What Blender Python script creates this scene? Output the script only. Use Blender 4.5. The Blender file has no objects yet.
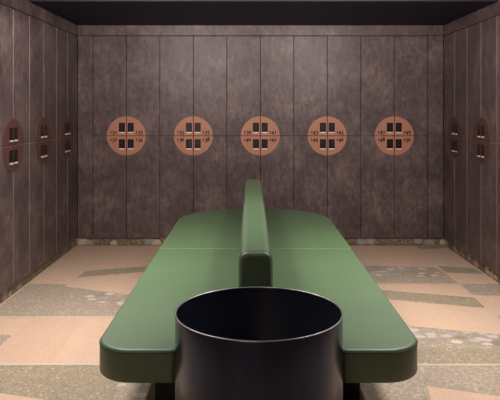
import bpy, bmesh, math, random
from mathutils import Vector, Matrix
random.seed(7)
PI = math.pi
scene = bpy.context.scene
C = scene.collection

# ------------------------------------------------------------------ camera
F, CX, HY, CAMZ = 620.0, 250.5, 110.0, 1.42
cd = bpy.data.cameras.new('camera'); cam = bpy.data.objects.new('camera', cd); C.objects.link(cam)
cam.location = (0, 0, CAMZ); cam.rotation_euler = (PI/2, 0, 0)
cd.sensor_width = 36.0; cd.lens = F/500*36.0
cd.shift_x = -(CX-250)/500.0; cd.shift_y = -(200-HY)/500.0
cd.clip_start = 0.05
scene.camera = cam

# ------------------------------------------------------------------ world + exposure
w = bpy.data.worlds.new('world'); scene.world = w; w.use_nodes = True
bg = w.node_tree.nodes['Background']; bg.inputs[0].default_value = (0.30, 0.42, 0.75, 1); bg.inputs[1].default_value = 0.02
vs = scene.view_settings
vs.view_transform = 'Standard'; vs.look = 'None'; vs.gamma = 1.0; vs.use_curve_mapping = False
vs.exposure = 0.0

# room dimensions (metres)
XL, XR, YB = -1.81, 2.019, 6.48
ZC = 2.306            # lowered ceiling at the back
ZH, YS = 2.75, 5.05    # main ceiling, front edge of the lowered part
YF = -1.6             # wall behind the camera
Z0, Z1, Z2 = 0.083, 1.150, 2.194
COL = 0.35

# ------------------------------------------------------------------ lights
def area(name, loc, size, power, col, rot=(0, 0, 0), spread=PI):
    l = bpy.data.lights.new(name, 'AREA'); l.shape = 'RECTANGLE'; l.size = size[0]; l.size_y = size[1]
    l.energy = power; l.color = col; l.spread = spread
    o = bpy.data.objects.new(name, l); o.location = loc; o.rotation_euler = rot; C.objects.link(o); return o
WARM = (1.0, 0.94, 0.88)
area('ceiling_strip_light', (-1.42, 3.75, ZC-0.02), (0.08, 2.2), 17, WARM, (0, 0, 0), math.radians(155))
area('ceiling_strip_light', (1.62, 3.75, ZC-0.02), (0.08, 2.2), 17, WARM, (0, 0, 0), math.radians(155))
for sx, sy in ((-0.95, 3.8), (1.03, 3.8)):
    area('overhead_fill_light', (sx, sy, ZC-0.02), (0.4, 2.2), 28, WARM, (0, 0, 0), math.radians(105))  # added fill panels, soften the backrest shadow and even out the floor
def spot(name, loc, target, power, angle, col, rad=0.06, blend=1.0):
    l = bpy.data.lights.new(name, 'SPOT'); l.energy = power; l.color = col; l.spot_size = math.radians(angle); l.spot_blend = blend; l.shadow_soft_size = rad
    o = bpy.data.objects.new(name, l); o.location = loc; C.objects.link(o)
    o.rotation_euler = (Vector(target)-Vector(loc)).to_track_quat('-Z', 'Y').to_euler(); return o
for sx in (-0.75, 0.85):
    spot('wall_washer_light', (sx, 3.7, 2.24), (sx*1.15, YB, 2.6), 140, 130, (1.0, 0.89, 0.84), 0.08)
# behind the camera: warm and cool lights added to put reflections on the bin
area('bin_reflection_light', (-1.2, -1.0, 2.6), (0.4, 0.2), 150, WARM, (math.radians(-35), 0, 0), math.radians(110))
area('bin_reflection_light', (1.3, -0.7, 2.6), (0.6, 0.2), 4, (0.35, 0.5, 1.0), (math.radians(-40), 0, 0), math.radians(150))

# ------------------------------------------------------------------ materials
def srgb(r, g, b):
    f = lambda c: (c/255/12.92) if c/255 <= 0.04045 else ((c/255+0.055)/1.055)**2.4
    return (f(r), f(g), f(b), 1)
class NT:
    def __init__(s, name):
        s.m = bpy.data.materials.new(name); s.m.use_nodes = True; s.t = s.m.node_tree
        s.b = s.t.nodes['Principled BSDF']
    def n(s, typ, **kw):
        nd = s.t.nodes.new(typ)
        for k, v in kw.items():
            if k.startswith('_'): setattr(nd, k[1:], v)
            else: nd.inputs[k.replace('__', ' ')].default_value = v
        return nd
    def l(s, a, b): s.t.links.new(a, b)
    def pos(s, scale=(1, 1, 1)):
        g = s.n('ShaderNodeNewGeometry'); m = s.n('ShaderNodeMapping'); m.inputs['Scale'].default_value = scale
        s.l(g.outputs['Position'], m.inputs['Vector']); return m.outputs[0]
    def noise(s, vec, scale, detail=4, rough=0.6):
        n = s.n('ShaderNodeTexNoise', Scale=scale, Detail=detail, Roughness=rough); s.l(vec, n.inputs['Vector']); return n.outputs['Fac']
    def ramp(s, fac, stops):
        r = s.n('ShaderNodeValToRGB'); e = r.color_ramp.elements
        while len(e) < len(stops): e.new(0.5)
        for i, (p, c) in enumerate(stops): e[i].position = p; e[i].color = c
        s.l(fac, r.inputs[0]); return r.outputs[0]
    def mix(s, a, b, fac, mode='MIX'):
        m = s.n('ShaderNodeMix', _data_type='RGBA', _blend_type=mode)
        for v, i in ((fac, 0), (a, 6), (b, 7)):
            if hasattr(v, 'is_linked') or hasattr(v, 'links'): s.l(v, m.inputs[i])
            else: m.inputs[i].default_value = v
        return m.outputs[2]
    def bump(s, h, strength, dist=0.01):
        b = s.n('ShaderNodeBump', Strength=strength, Distance=dist); s.l(h, b.inputs['Height']); s.l(b.outputs[0], s.b.inputs['Normal'])
def plain(name, col, rough=0.5, metal=0.0, spec=0.5):
    k = NT(name); k.b.inputs['Base Color'].default_value = col; k.b.inputs['Roughness'].default_value = rough
    k.b.inputs['Metallic'].default_value = metal; k.b.inputs['Specular IOR Level'].default_value = spec
    return k.m
def laminate():
    k = NT('dark_mottled_laminate')
    p = k.pos(); pv = k.pos((1, 1, 0.42))
    big = k.noise(p, 3.2, 6, 0.62); fine = k.noise(pv, 26, 5, 0.7); patch = k.noise(k.pos((1, 1, 0.7)), 19, 8, 0.78)
    c = k.ramp(big, [(0.30, srgb(86, 73, 74)), (0.52, srgb(105, 91, 91)), (0.72, srgb(127, 111, 108))])
    c = k.mix(c, k.ramp(fine, [(0.32, (0.50, 0.48, 0.48, 1)), (0.66, (1.25, 1.2, 1.2, 1))]), 0.75, 'MULTIPLY')
    c = k.mix(c, k.ramp(patch, [(0.36, (0.60, 0.58, 0.60, 1)), (0.60, (1.22, 1.19, 1.15, 1))]), 0.8, 'MULTIPLY')
    k.l(c, k.b.inputs['Base Color'])
    k.b.inputs['Roughness'].default_value = 0.42; k.b.inputs['Specular IOR Level'].default_value = 0.4
    k.bump(fine, 0.12, 0.004)
    return k.m
def leather():
    k = NT('green_leather'); p = k.pos()
    n = k.noise(p, 420, 2, 0.5); s = k.noise(p, 2.2, 3, 0.5)
    c = k.ramp(s, [(0.35, srgb(67, 96, 57)), (0.65, srgb(71, 101, 61))]); k.l(c, k.b.inputs['Base Color'])
    k.b.inputs['Roughness'].default_value = 0.50; k.b.inputs['Specular IOR Level'].default_value = 0.95; k.b.inputs['Sheen Weight'].default_value = 0.10; k.b.inputs['Sheen Roughness'].default_value = 0.45
    m = k.n('ShaderNodeMath', _operation='ADD'); k.l(n, m.inputs[0])
    soft = k.noise(p, 7, 3, 0.5); m2 = k.n('ShaderNodeMath', _operation='MULTIPLY'); k.l(soft, m2.inputs[0]); m2.inputs[1].default_value = 6
    k.l(m2.outputs[0], m.inputs[1]); k.bump(m.outputs[0], 0.10, 0.002)
    return k.m
def terrazzo(name, base, dark, light, scale, chip=0.5, base2=None):
    k = NT(name); p = k.pos()
    v = k.n('ShaderNodeTexVoronoi', Scale=scale); k.l(p, v.inputs['Vector'])
    v2 = k.n('ShaderNodeTexVoronoi', Scale=scale*0.38); k.l(p, v2.inputs['Vector'])
    big = k.noise(p, 2.4, 4, 0.6)
    c = k.mix(base, base2 or base, big)
    cell = k.n('ShaderNodeSeparateColor'); k.l(v.outputs['Color'], cell.inputs[0])
    cell2 = k.n('ShaderNodeSeparateColor'); k.l(v2.outputs['Color'], cell2.inputs[0])
    c = k.mix(c, k.ramp(cell.outputs[0], [(0.0, dark), (0.45, base), (0.8, base), (1.0, light)]), chip)
    big2 = k.ramp(cell2.outputs[1], [(0.82, (0, 0, 0, 1)), (0.88, (1, 1, 1, 1))])
    inner = k.ramp(v2.outputs['Distance'], [(0.30, (1, 1, 1, 1)), (0.42, (0, 0, 0, 1))])
    f = k.mix(big2, inner, 1.0, 'MULTIPLY')
    c = k.mix(c, k.mix(c, light, 0.55), f) if chip > 0.4 else c
    k.l(c, k.b.inputs['Base Color']); k.b.inputs['Roughness'].default_value = 0.5
    k.b.inputs['Specular IOR Level'].default_value = 0.35
    return k.m
def pebbles(name, scale, matrix, thr=0.16, sq=1.0, edge=0.34, dim='3D'):
    k = NT(name); p = k.pos((sq, 1, 1))
    wn = k.n('ShaderNodeTexNoise', Scale=scale*0.8, Detail=2.0); k.l(p, wn.inputs['Vector'])
    dis = k.n('ShaderNodeVectorMath', _operation='MULTIPLY_ADD'); k.l(wn.outputs['Color'], dis.inputs[0])
    dis.inputs[1].default_value = (0.5/scale,)*3; k.l(p, dis.inputs[2])
    v = k.n('ShaderNodeTexVoronoi', Scale=scale, Randomness=0.9, _voronoi_dimensions=dim); k.l(dis.outputs[0], v.inputs['Vector'])
    sm = k.n('ShaderNodeTexVoronoi', Scale=scale*12); k.l(p, sm.inputs['Vector'])
    sep = k.n('ShaderNodeSeparateColor'); k.l(v.outputs['Color'], sep.inputs[0])
    sep2 = k.n('ShaderNodeSeparateColor'); k.l(sm.outputs['Color'], sep2.inputs[0])
    stones = k.ramp(sep.outputs[0], [(0.0, srgb(128, 118, 108)), (0.25, srgb(180, 173, 167)), (0.5, srgb(200, 176, 156)), (0.75, srgb(150, 146, 146)), (1.0, srgb(206, 192, 178))])
    mx = k.ramp(sep2.outputs[0], [(0.0, matrix), (0.7, matrix), (1.0, srgb(190, 176, 150))])
    inside = k.ramp(v.outputs['Distance'], [(edge, (1, 1, 1, 1)), (edge+0.05, (0, 0, 0, 1))])
    keep = k.ramp(sep.outputs[2], [(thr, (0, 0, 0, 1)), (thr+0.04, (1, 1, 1, 1))])
    f = k.mix(inside, keep, 1.0, 'MULTIPLY')
    k.l(k.mix(mx, stones, f), k.b.inputs['Base Color']); k.b.inputs['Roughness'].default_value = 0.5
    return k.m
M = {}
M['lam'] = laminate()
M['edge'] = plain('door_edge_highlight', srgb(146, 130, 124), 0.4)  # light caught on side-wall door edges, put into a paler colour
M['gap'] = plain('black_carcass', srgb(22, 20, 22), 0.7)
M['ceiling'] = plain('midnight_ceiling_paint', srgb(9, 20, 50), 0.6, 0, 0.3)
M['soffit'] = plain('brown_ceiling_edge', srgb(46, 37, 34), 0.8)
M['leather'] = leather()
M['seam'] = plain('green_piping_leather', srgb(40, 68, 40), 0.6)
M['plinth'] = plain('black_plinth_board', srgb(24, 22, 22), 0.6)
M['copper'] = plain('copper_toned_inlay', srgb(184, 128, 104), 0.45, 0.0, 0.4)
M['dim_copper'] = plain('dimmed_copper_inlay', srgb(97, 64, 59), 0.45, 0.0, 0.4)  # same copper as the back wall, side-wall dimness put into the colour
M['ink'] = plain('dark_brown_numerals', srgb(22, 10, 8), 0.6)
M['lock'] = plain('gloss_black_lock', srgb(6, 8, 13), 0.25)
M['key'] = plain('lock_buttons', srgb(24, 27, 35), 0.4)
M['nickel'] = plain('pale_nickel', srgb(235, 222, 210), 0.35, 0.25)
M['joint'] = plain('pale_joint_strip', srgb(196, 180, 166), 0.4)
M['pink'] = terrazzo('pink_beige_terrazzo', srgb(199, 169, 147), srgb(184, 146, 120), srgb(218, 194, 174), 90, 0.35, srgb(189, 160, 138))
M['pink2'] = terrazzo('pale_pink_terrazzo', srgb(194, 163, 141), srgb(176, 144, 120), srgb(214, 190, 170), 90, 0.35, srgb(188, 156, 134))
M['grey'] = terrazzo('grey_terrazzo', srgb(162, 146, 130), srgb(120, 108, 96), srgb(200, 186, 170), 105, 0.6, srgb(150, 134, 118))
M['olive'] = terrazzo('olive_terrazzo', srgb(152, 137, 117), srgb(116, 102, 80), srgb(196, 184, 156), 105, 0.6, srgb(142, 127, 108))
M['coarse'] = pebbles('pebble_terrazzo', 14, srgb(146, 131, 114), 0.16, 0.75, 0.36, '2D')
M['skirt'] = pebbles('pebble_skirting', 9, srgb(110, 98, 78), 0.22, 1.0, 0.42)
k = NT('burnished_dark_steel'); p = k.pos((1, 1, 0.15)); n = k.noise(p, 14, 4, 0.6); n2 = k.noise(k.pos(), 5, 4, 0.6)
k.l(k.mix(k.ramp(n, [(0.3, srgb(50, 58, 76)), (0.7, srgb(70, 77, 92))]), srgb(56, 66, 86), n2), k.b.inputs['Base Color'])
k.b.inputs['Metallic'].default_value = 1.0; k.b.inputs['Roughness'].default_value = 0.27
M['steel'] = k.m
M['steel_in'] = plain('dark_bin_lining', srgb(14, 21, 40), 0.5, 0.0)
M['rim'] = plain('bare_steel_rim', srgb(200, 196, 200), 0.3, 0.8)

# ------------------------------------------------------------------ mesh helpers
def obj(name, bm, mats, parent=None, smooth=False, loc=None):
    me = bpy.data.meshes.new(name); bmesh.ops.recalc_face_normals(bm, faces=bm.faces); bm.to_mesh(me); bm.free()
    for m in (mats if isinstance(mats, (list, tuple)) else [mats]): me.materials.append(m)
    if smooth:
        for pl in me.polygons: pl.use_smooth = True
    o = bpy.data.objects.new(name, me); C.objects.link(o); o.parent = parent
    if loc: o.location = loc
    return o
def box(bm, x0, x1, y0, y1, z0, z1, mat=0):
    v = [bm.verts.new((x, y, z)) for x in (x0, x1) for y in (y0, y1) for z in (z0, z1)]
    for q in ((0, 1, 3, 2), (4, 6, 7, 5), (0, 4, 5, 1), (2, 3, 7, 6), (0, 2, 6, 4), (1, 5, 7, 3)):
        bm.faces.new([v[i] for i in q]).material_index = mat
    return v
def struct(name, bm, m):
    o = obj(name, bm, m); o['kind'] = 'structure'; return o
def thing(name, label, cat, loc=(0, 0, 0), rz=0, group=None):
    o = bpy.data.objects.new(name, None); C.objects.link(o); o.empty_display_size = 0.1
    o.location = loc; o.rotation_euler = (0, 0, rz); o['label'] = label; o['category'] = cat
    if group: o['group'] = group
    return o
def bev(bm, off, seg=1):
    bmesh.ops.bevel(bm, geom=bm.edges[:], offset=off, segments=seg, affect='EDGES', profile=0.5)

def offset_poly(pts, wts, d):
    n = len(pts); out = []
    for i in range(n):
        p0, p1, p2 = Vector(pts[i-1]), Vector(pts[i]), Vector(pts[(i+1) % n])
        e1 = (p1-p0).normalized(); e2 = (p2-p1).normalized()
        n1 = Vector((-e1.y, e1.x)); n2 = Vector((-e2.y, e2.x))          # inward for counter-clockwise
        d1 = d*wts[i-1]; d2 = d*wts[i]
        det = n1.x*n2.y-n1.y*n2.x
        if abs(det) < 0.02: q = p1+(n1*d1+n2*d2)/2
        else: q = p1+Vector(((d1*n2.y-d2*n1.y)/det, (n1.x*d2-n2.x*d1)/det))
        out.append(q)
    return out
def pillow(bm, pts, wts, levels, fn):
    """stack of inset outlines; fn(u, v, t) -> 3D"""
    rings = []
    for ins, t in levels:
        rings.append([bm.verts.new(fn(q.x, q.y, t)) for q in offset_poly(pts, wts, ins)])
    n = len(pts)
    for a, b in zip(rings, rings[1:]):
        for i in range(n):
            f = bm.faces.new((a[i], a[(i+1) % n], b[(i+1) % n], b[i])); f.smooth = True
    bm.faces.new(rings[0][::-1]); bm.faces.new(rings[-1])
def round_levels(t0, t1, r0, r1, seg=6):
    L = [(r0*1.25, t0)] if r0 else []
    for i in range(seg+1):
        a = PI/2*i/seg; L.append((r0*(1-math.sin(a)), t0+r0*(1-math.cos(a))))
    for i in range(seg+1):
        a = PI/2*i/seg; L.append((r1*(1-math.cos(a)), t1-r1*(1-math.sin(a))))
    L.append((r1*1.3, t1)); return L
def arc(cx, cy, r, a0, a1, n):
    return [(cx+r*math.cos(a0+(a1-a0)*i/n), cy+r*math.sin(a0+(a1-a0)*i/n)) for i in range(n+1)]

# ------------------------------------------------------------------ floor with terrazzo inlay
def fl(x, y):
    Y = F*CAMZ/(y-HY); return ((x-CX)*Y/F, Y)
bm = bmesh.new()
box(bm, XL-0.5, XR+0.5, YF-0.1, YB+0.5, -0.08, 0.0, 0)
FM = ['pink', 'pink2', 'grey', 'olive', 'coarse', 'joint']
def inlay(px, mat, z=0.0006, world=False):
    P = px if world else [fl(*q) for q in px]
    vs_ = [bm.verts.new((x, y, z)) for x, y in P]
    f = bm.faces.new(vs_); f.material_index = FM.index(mat)
    if f.normal.z < 0: f.normal_flip()
inlay([(76.5, 277.5), (86.5, 270.8), (146, 266.2), (215, 261), (215, 267), (143, 272)], 'olive')
inlay([(29, 283.6), (66.6, 284.3), (66.6, 286.6), (130, 295), (215, 304), (215, 317), (-14, 317)], 'grey')
inlay([(70, 287.6), (132, 295.6), (200, 304), (196, 310), (120, 305), (76, 300), (84, 293)], 'coarse', 0.0009)
inlay([(-22, 335), (12.4, 335), (0, 346), (-30, 352)], 'grey')
inlay([(33, 317.6), (82.5, 319), (52, 363.5), (-40, 363.5), (-2, 350)], 'pink2')
inlay([(-45, 364.8), (220, 364.8), (220, 420), (100, 420), (48, 400), (0, 393), (-60, 388)], 'olive')
inlay([(118, 384), (158, 381), (150, 400), (112, 402)], 'coarse', 0.0009)
inlay([(-50, 365.2), (260, 365.2), (260, 363.6), (-50, 363.6)], 'joint', 0.0012)
inlay([(-20, 317.2), (215, 317.2), (215, 316.4), (-20, 316.4)], 'joint', 0.0012)
inlay([(415, 246), (448, 246), (444, 248.5), (420, 249.5)], 'olive')
inlay([(300, 262), (362, 265.4), (436, 267.5), (446, 274), (458.5, 283.6), (300, 283.6)], 'grey')
inlay([(330, 264.6), (362, 266.2), (434, 268.4), (440, 273), (446, 277), (372, 276), (330, 273)], 'coarse', 0.0009)
inlay([(437.6, 266), (474.4, 268.3), (484, 274), (445.6, 272.4)], 'olive')
inlay([(460, 284), (504, 284), (520, 296.5), (472.8, 294.8)], 'grey')
inlay([(330, 285.5), (381.6, 290), (474.4, 297.7), (485.6, 308), (391, 299.6), (330, 294)], 'olive')
inlay([(497, 316), (520, 314), (520, 320), (500, 319)], 'grey')
inlay([(300, 316), (409, 325.8), (520, 336.5), (545, 364.8), (300, 364.8)], 'grey')
inlay([(330, 347), (400, 346), (548, 352), (556, 364.8), (330, 364.8)], 'olive', 0.0008)
inlay([(395, 325), (520, 337), (528, 347), (440, 343), (395, 341)], 'coarse', 0.0010)
inlay([(300, 365), (560, 365), (600, 404), (500, 396), (427, 386), (440, 430), (300, 430)], 'grey')
inlay([(300, 365.4), (560, 365.4), (560, 364.0), (300, 364.0)], 'joint', 0.0012)
struct('floor', bm, [M[q] for q in FM])

# ------------------------------------------------------------------ room shell
TH = 0.42   # depth behind the door fronts
bm = bmesh.new(); box(bm, XL-0.6, XR+0.6, YF-0.1, YB+0.6, ZH, ZH+0.08); struct('ceiling', bm, M['ceiling'])
bm = bmesh.new(); box(bm, XL-0.6, XR+0.6, YS, YB+0.6, ZC, ZH-0.002)
for f in bm.faces:
    if f.calc_center_median().y < YS+0.01: f.material_index = 1
struct('trim_6', bm, [M['ceiling'], M['soffit']])
bm = bmesh.new(); box(bm, XL-0.6, XR+0.6, YB+TH+0.04, YB+TH+0.14, 0, ZC); struct('wall_back', bm, M['gap'])
bm = bmesh.new(); box(bm, XL-0.6, XR+0.6, YF-0.1, YF, 0, ZH); struct('wall_front', bm, M['lam'])
YL = YB-6*COL-0.004; YR = YB-5*COL-0.004
for nm, s, X, Yn in (('wall_left', -1, XL, YL), ('wall_right', 1, XR, YR)):
    bm = bmesh.new()
    box(bm, min(X+s*(TH+0.04), X+s*(TH+0.14)), max(X+s*(TH+0.04), X+s*(TH+0.14)), Yn, YB+0.6, 0, ZC)
    box(bm, min(X, X+s*0.14), max(X, X+s*0.14), YF, Yn, Z0, ZH)
    box(bm, min(X, X+s*0.14), max(X, X+s*0.14), Yn, YS, ZC+0.001, ZH)
    box(bm, min(X+s*0.03, X+s*0.14), max(X+s*0.03, X+s*0.14), YF, Yn, 0, Z0)
    struct(nm, bm, M['lam'])
# header above the doors
bm = bmesh.new(); box(bm, XL+0.004, XR-0.004, YB, YB+TH, Z2+0.004, ZC-0.001); bev(bm, 0.0015); struct('trim_1', bm, M['lam'])
bm = bmesh.new(); box(bm, XL-TH, XL, YL+0.002, YB+TH, Z2+0.004, ZC-0.001); bev(bm, 0.0015); struct('trim_2', bm, M['lam'])
bm = bmesh.new(); box(bm, XR, XR+TH, YR+0.002, YB+TH, Z2+0.004, ZC-0.001); bev(bm, 0.0015); struct('trim_3', bm, M['lam'])
# filler panels at both ends of the back wall
XA = (93.0-CX)/95.6; XZ = XA+10*COL
bm = bmesh.new(); box(bm, XL+0.004, XA-0.003, YB, YB+0.02, Z0, Z2); bev(bm, 0.0015); struct('trim_4', bm, M['lam'])
bm = bmesh.new(); box(bm, XZ+0.003, XR-0.004, YB, YB+0.02, Z0, Z2); bev(bm, 0.0015); struct('trim_5', bm, M['lam'])
# pebble skirtings, set back under the doors
R = 0.02
bm = bmesh.new(); box(bm, XL-R, XR+R, YB+R, YB+R+0.02, 0.007, Z0-0.002); struct('baseboard_back', bm, M['skirt'])
bm = bmesh.new(); box(bm, XL-R-0.02, XL-R, YL, YB+R, 0.007, Z0-0.002); struct('baseboard_left', bm, M['skirt'])
bm = bmesh.new(); box(bm, XR+R, XR+R+0.02, YR, YB+R, 0.007, Z0-0.002); struct('baseboard_right', bm, M['skirt'])

# ------------------------------------------------------------------ numerals
XH = 0.62
def ell(cx, cy, rx, ry, a0, a1, n=14):
    return [(cx+rx*math.cos(math.radians(a0+(a1-a0)*i/n)), cy+ry*math.sin(math.radians(a0+(a1-a0)*i/n))) for i in range(n+1)]
DIG = {
 '1': [[(0.25, 0), (0.25, XH)], [(0.10, 0.02), (0.40, 0.02)], [(0.10, 0.52), (0.25, 0.60)]],
 '2': [ell(0.25, 0.43, 0.17, 0.17, 160, -30)+[(0.06, 0.04)], [(0.06, 0.04), (0.45, 0.04)], [(0.45, 0.04), (0.45, 0.15)]],
 '0': [ell(0.25, 0.31, 0.20, 0.29, 0, 360, 22)],
 '3': [ell(0.23, 0.43, 0.16, 0.17, 150, -90), ell(0.23, 0.00, 0.20, 0.25, 90, -140)],
 '4': [[(0.34, XH), (0.34, -0.30)], [(0.34, XH), (0.03, 0.06)], [(0.03, 0.05), (0.48, 0.05)]],
 '5': [[(0.42, 0.60), (0.13, 0.60)], [(0.13, 0.60), (0.10, 0.28)], ell(0.23, 0.00, 0.20, 0.28, 110, -140)],
 '6': [ell(0.25, 0.24, 0.19, 0.22, 0, 360, 20), ell(0.42, 0.26, 0.36, 0.62, 178, 100, 10)],
 '7': [[(0.05, 0.58), (0.45, 0.58)], [(0.45, 0.58), (0.18, -0.30)], [(0.05, 0.58), (0.05, 0.46)]],
 '8': [ell(0.25, 0.22, 0.19, 0.20, 0, 360, 20), ell(0.25, 0.66, 0.15, 0.22, 0, 360, 20)],
 '9': [ell(0.25, 0.38, 0.19, 0.22, 0, 360, 20), ell(0.08, 0.34, 0.36, 0.62, -2, -80, 10)],
}
def number_bm(text, cx, z, S=0.044):
    bm = bmesh.new(); adv = 0.58*S; x0 = cx-adv*len(text)/2
    for i, ch in enumerate(text):
        for st in DIG[ch]:
            for (ax, ay), (bx, by) in zip(st, st[1:]):
                dx, dy = bx-ax, by-ay; L = math.hypot(dx, dy) or 1
                wd = 0.12+0.10*abs(dy)/L
                nx, ny = -dy/L*wd/2, dx/L*wd/2; ex, ey = dx/L*0.012, dy/L*0.012
                q = [(ax+nx-ex, ay+ny-ey), (ax-nx-ex, ay-ny-ey), (bx-nx+ex, by-ny+ey), (bx+nx+ex, by+ny+ey)]
                top = [bm.verts.new((x0+i*adv+u*S, -0.0028, z+v*S)) for u, v in q]
                bm.faces.new(top)
    return bm

# ------------------------------------------------------------------ lockers
RD = 0.2035; G = 0.0022; TD = 0.020     # disc radius, half gap, door thickness
CACHE = {}
def locker(label, origin, rz, lower, side, group, number=None, wall='back'):
    """local frame: x along the wall, -y into the room, z up; side +1 = door lies left of the disc's centre line"""
    h = (Z1-Z0) if lower else (Z2-Z1)
    t = thing('locker', label, 'locker', origin, rz, group)
    key = (lower, side, wall)
    w2 = COL/2
    xc = side*w2                         # x of the disc centre line in the local frame
    zc = h if lower else 0.0             # height of the disc centre
    sv = -1 if lower else 1
    inl = 'copper' if wall == 'back' else 'dim_copper'
    if key not in CACHE:
        d = {}
        bm = bmesh.new(); box(bm, -w2+0.002, w2-0.002, TD+0.002, TH, 0.002, h-0.002); d['carcass'] = obj('carcass', bm, M['gap'], t)
        bm = bmesh.new(); box(bm, -w2+G, w2-G, 0, TD, (0.0 if lower else 0.0012), (h-0.0012 if lower else h-G))
        fr = [f for f in bm.faces if f.calc_center_median().y < 1e-6]
        bmesh.ops.bevel(bm, geom=[e for e in fr[0].edges], offset=(0.0018 if wall == 'back' else 0.0028), segments=1, affect='EDGES')
        for f in bm.faces:
            if f.calc_center_median().y > 1e-5: f.material_index = 1
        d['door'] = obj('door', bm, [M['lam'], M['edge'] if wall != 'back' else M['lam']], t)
        # quarter of the round inlay, cut at the door's edges
        bm = bmesh.new(); g = G+0.0018
        pts = [(g, g)]
        a0 = math.asin(g/RD); n = 28
        for i in range(n+1):
            a = a0+(PI/2-2*a0)*i/n; pts.append((RD*math.cos(a), RD*math.sin(a)))
        fr, bk = [], []
        for u, v in pts:
            fr.append(bm.verts.new((xc-side*u, -0.0020, zc+sv*v))); bk.append(bm.verts.new((xc-side*u, 0.001, zc+sv*v)))
        bm.faces.new(fr); m = len(pts)
        for i in range(m): bm.faces.new((fr[i], fr[(i+1) % m], bk[(i+1) % m], bk[i]))
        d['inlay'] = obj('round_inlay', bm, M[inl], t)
        # lock: black housing with a keypad and a nickel lip under it
        lx = xc-side*0.0455
        zl = (zc+0.042) if not lower else (zc-0.129)
        bm = bmesh.new(); box(bm, lx-0.0315, lx+0.0315, -0.0055, 0.0, zl, zl+0.094); bev(bm, 0.0015, 2)
        d['lock'] = obj('lock', bm, M['lock'], t)
        bm = bmesh.new()
        for r in range(5):
            for c in range(2):
                box(bm, lx-0.019+c*0.021, lx-0.002+c*0.021, -0.0068, -0.005, zl+0.014+r*0.0145, zl+0.024+r*0.0145)
        d['keypad'] = obj('keypad', bm, M['key'], d['lock'])
        bm = bmesh.new(); box(bm, lx-0.029, lx+0.029, -0.010, -0.0005, zl-0.016, zl-0.0008); bev(bm, 0.003, 2)
        d['latch'] = obj('latch', bm, M['nickel'], d['lock'])
        CACHE[key] = d; L = d
    else:
        L = {}
        for nm in ('carcass', 'door', 'inlay', 'lock'):
            c = CACHE[key][nm].copy(); C.objects.link(c); c.parent = t; L[nm] = c
        for nm in ('keypad', 'latch'):
            c = CACHE[key][nm].copy(); C.objects.link(c); c.parent = L['lock']; L[nm] = c
    if number:
        nx = xc-side*0.134; nz = (zc+0.024) if not lower else (zc-0.055)
        obj('number', number_bm(number, nx, nz), M['ink'], L['inlay'])
    return t
nth = ['first', 'second', 'third', 'fourth', 'fifth', 'sixth']
num = 131
for p in range(5):
    for s, (up, lo) in ((1, (num, num+1)), (-1, (num+2, num+3))):
        col = 2*p+(0 if s == 1 else 1)
        x = XA+COL*(col+0.5)
        hv = 'left' if s == 1 else 'right'
        which = ['leftmost disc', 'second disc from the left', 'middle disc behind the backrest', 'second disc from the right', 'rightmost disc'][p]
        locker('upper brown locker numbered %d on the %s half of the %s' % (up, hv, which), (x, YB, Z1), 0, False, s, 'lockers on the back wall', str(up))
        locker('lower brown locker numbered %d on the %s half of the %s' % (lo, hv, which), (x, YB, Z0), 0, True, s, 'lockers on the back wall', str(lo))
    num += 4
for wall, ncol in (('left', 6), ('right', 5)):
    for c in range(ncol):
        y = YB-COL*(c+0.5)
        if wall == 'left': X, rz, s = XL, PI/2, (-1 if c % 2 == 0 else 1)
        else: X, rz, s = XR, -PI/2, (1 if c % 2 == 0 else -1)
        where = 'beside the back corner' if c == 0 else '%s column from the back corner' % nth[c]
        for low in (False, True):
            locker('%s dark locker on the %s wall, %s' % ('lower' if low else 'upper', wall, where),
                   (X, y, Z0 if low else Z1), rz, low, s, 'lockers on the %s wall' % wall, None, 'side')

# ------------------------------------------------------------------ bench
BX = 0.034; HW = 0.678; S0, SM, S1 = 2.505, 4.345, 6.11; ST, SB = 0.45, 0.312
BINY, BINR, BINH = 2.446, 0.328, 0.63
bench = thing('bench', 'long green leather double-sided bench with low central backrest in the middle of the floor', 'bench', (BX, (S0+S1)/2, 0))
def loc_y(y): return y-(S0+S1)/2
NR = BINR+0.012
bx0 = (258.8-CX)*BINY/F-BX            # bin axis in the bench's frame
# front cushion outline (counter-clockwise), notch for the bin at the near end
r = 0.16; y0, y1 = loc_y(S0), loc_y(SM)-0.001; yb = loc_y(BINY)
rc = 0.03                              # rounded lips of the notch
yl = y0+rc
cxl = math.sqrt((NR+rc)**2-(yl-yb)**2)  # lip circle centre sits outside the notch circle
angr = math.atan2(yl-yb, cxl)
notch = arc(bx0, yb, NR, PI-angr, angr, 40)
lipl = arc(bx0-cxl, yl, rc, -PI/2, -angr, 6); lipr = arc(bx0+cxl, yl, rc, PI+angr, 3*PI/2, 6)
pts = arc(-HW+r, y0+r, r, PI, 1.5*PI, 14)+lipl[:-1]+notch+lipr[1:]+arc(HW-r, y0+r, r, 1.5*PI, 2*PI, 14)+[(HW, y1), (-HW, y1)]
wts = [1.0]*len(pts); wts[-2] = 0.6   # the seam edge is only slightly rounded
lv = round_levels(SB, ST, 0.014, 0.014)
bm = bmesh.new(); pillow(bm, pts, wts, lv, lambda u, v, t: (u, v, t))
sc = obj('seat_cushion', bm, M['leather'], bench)
# rear cushion
r2 = 0.6; y2, y3 = loc_y(SM)+0.001, loc_y(S1)
pts2 = [(-HW, y2), (HW, y2)]+arc(HW-r2, y3-r2, r2, 0, PI/2, 30)+arc(-HW+r2, y3-r2, r2, PI/2, PI, 30)
wts2 = [1.0]*len(pts2); wts2[0] = 0.6
bm = bmesh.new(); pillow(bm, pts2, wts2, lv, lambda u, v, t: (u, v, t))
sc2 = obj('seat_cushion', bm, M['leather'], bench)
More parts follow.
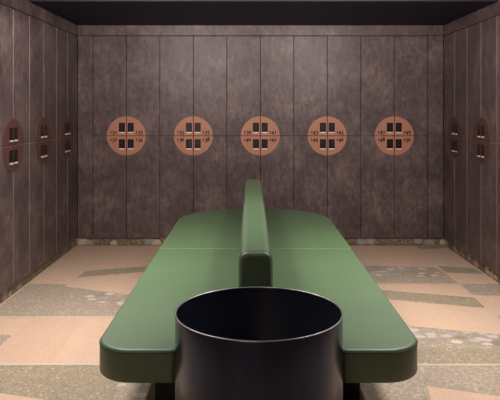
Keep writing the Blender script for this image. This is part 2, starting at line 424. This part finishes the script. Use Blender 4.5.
# piping under the top edge
def tube(name, path, rad, mat, parent, closed=False):
    bm = bmesh.new(); n = len(path); rings = []
    for i in range(n):
        a = Vector(path[(i-1) % n] if closed or i > 0 else path[i]); b = Vector(path[(i+1) % n] if closed or i < n-1 else path[i])
        t = (b-a).normalized(); u = t.orthogonal().normalized() if abs(t.z) > 0.9 else Vector((0, 0, 1)); s_ = t.cross(u).normalized(); u = s_.cross(t)
        rings.append([bm.verts.new(Vector(path[i])+(s_*math.cos(PI/3*k)+u*math.sin(PI/3*k))*rad) for k in range(6)])
    for i in range(n if closed else n-1):
        A, B = rings[i], rings[(i+1) % n]
        for k in range(6): bm.faces.new((A[k], A[(k+1) % 6], B[(k+1) % 6], B[k]))
    return obj(name, bm, mat, parent, True)
zp = ST-0.013
q = offset_poly(pts, wts, 0.0012)
tube('piping', [(p_.x, p_.y, zp) for p_ in q[:-1]], 0.0028, M['seam'], sc)
q = offset_poly(pts2, wts2, 0.0012)
tube('piping', [(p_.x, p_.y, zp) for p_ in q[1:]], 0.0028, M['seam'], sc2)
# backrest, two cushions
BW = 0.076; BT = 0.77; rb = 0.042; B0, B1 = 2.84, 5.84; bxo = -0.010
prof = [(-BW, ST-0.001), (BW, ST-0.001)]+arc(BW-rb, BT-rb, rb, 0, PI/2, 8)+arc(-BW+rb, BT-rb, rb, PI/2, PI, 8)
wp = [1.0]*len(prof); wp[0] = 0.0
for a, b, ra, rb_ in ((B0, SM-0.001, 0.020, 0.007), (SM+0.001, B1, 0.007, 0.02)):
    bm = bmesh.new(); pillow(bm, prof, wp, round_levels(a, b, ra, rb_, 4), lambda u, v, t: (u+bxo, loc_y(t), v))
    bc = obj('backrest_cushion', bm, M['leather'], bench)
    if a == B0:
        q = offset_poly(prof, wp, 0.001)
        tube('piping', [(p_.x+bxo, loc_y(B0+0.019), p_.y) for p_ in q[1:]+[q[0]]], 0.0028, M['seam'], bc)
bm = bmesh.new(); box(bm, -0.50, 0.50, loc_y(3.02), loc_y(5.7), 0.0, SB); bev(bm, 0.003); obj('plinth', bm, M['plinth'], bench)

# ------------------------------------------------------------------ bin
bn = thing('bin', 'dark burnished steel round open bin set into the near end of the green bench', 'bin', (BX+bx0, BINY, 0))
def lathe(name, prof, mat, parent, n=96):
    bm = bmesh.new(); rings = []
    for rr, z in prof:
        rings.append([bm.verts.new((rr*math.cos(2*PI*i/n), rr*math.sin(2*PI*i/n), z)) for i in range(n)] if rr > 0 else [bm.verts.new((0, 0, z))])
    for A, B in zip(rings, rings[1:]):
        for i in range(n):
            j = (i+1) % n
            if len(A) == 1: bm.faces.new((A[0], B[i], B[j]))
            elif len(B) == 1: bm.faces.new((A[i], A[j], B[0]))
            else: bm.faces.new((A[i], A[j], B[j], B[i]))
    return obj(name, bm, mat, parent, True)
lathe('shell', [(BINR-0.01, 0.0), (BINR, 0.002), (BINR, BINH-0.003)], M['steel'], bn)
lathe('lining', [(0, 0.05), (BINR-0.005, 0.05), (BINR-0.005, BINH-0.003)], M['steel_in'], bn)
lathe('rim', [(BINR, BINH-0.004), (BINR, BINH), (BINR-0.005, BINH), (BINR-0.005, BINH-0.004)], M['rim'], bn)
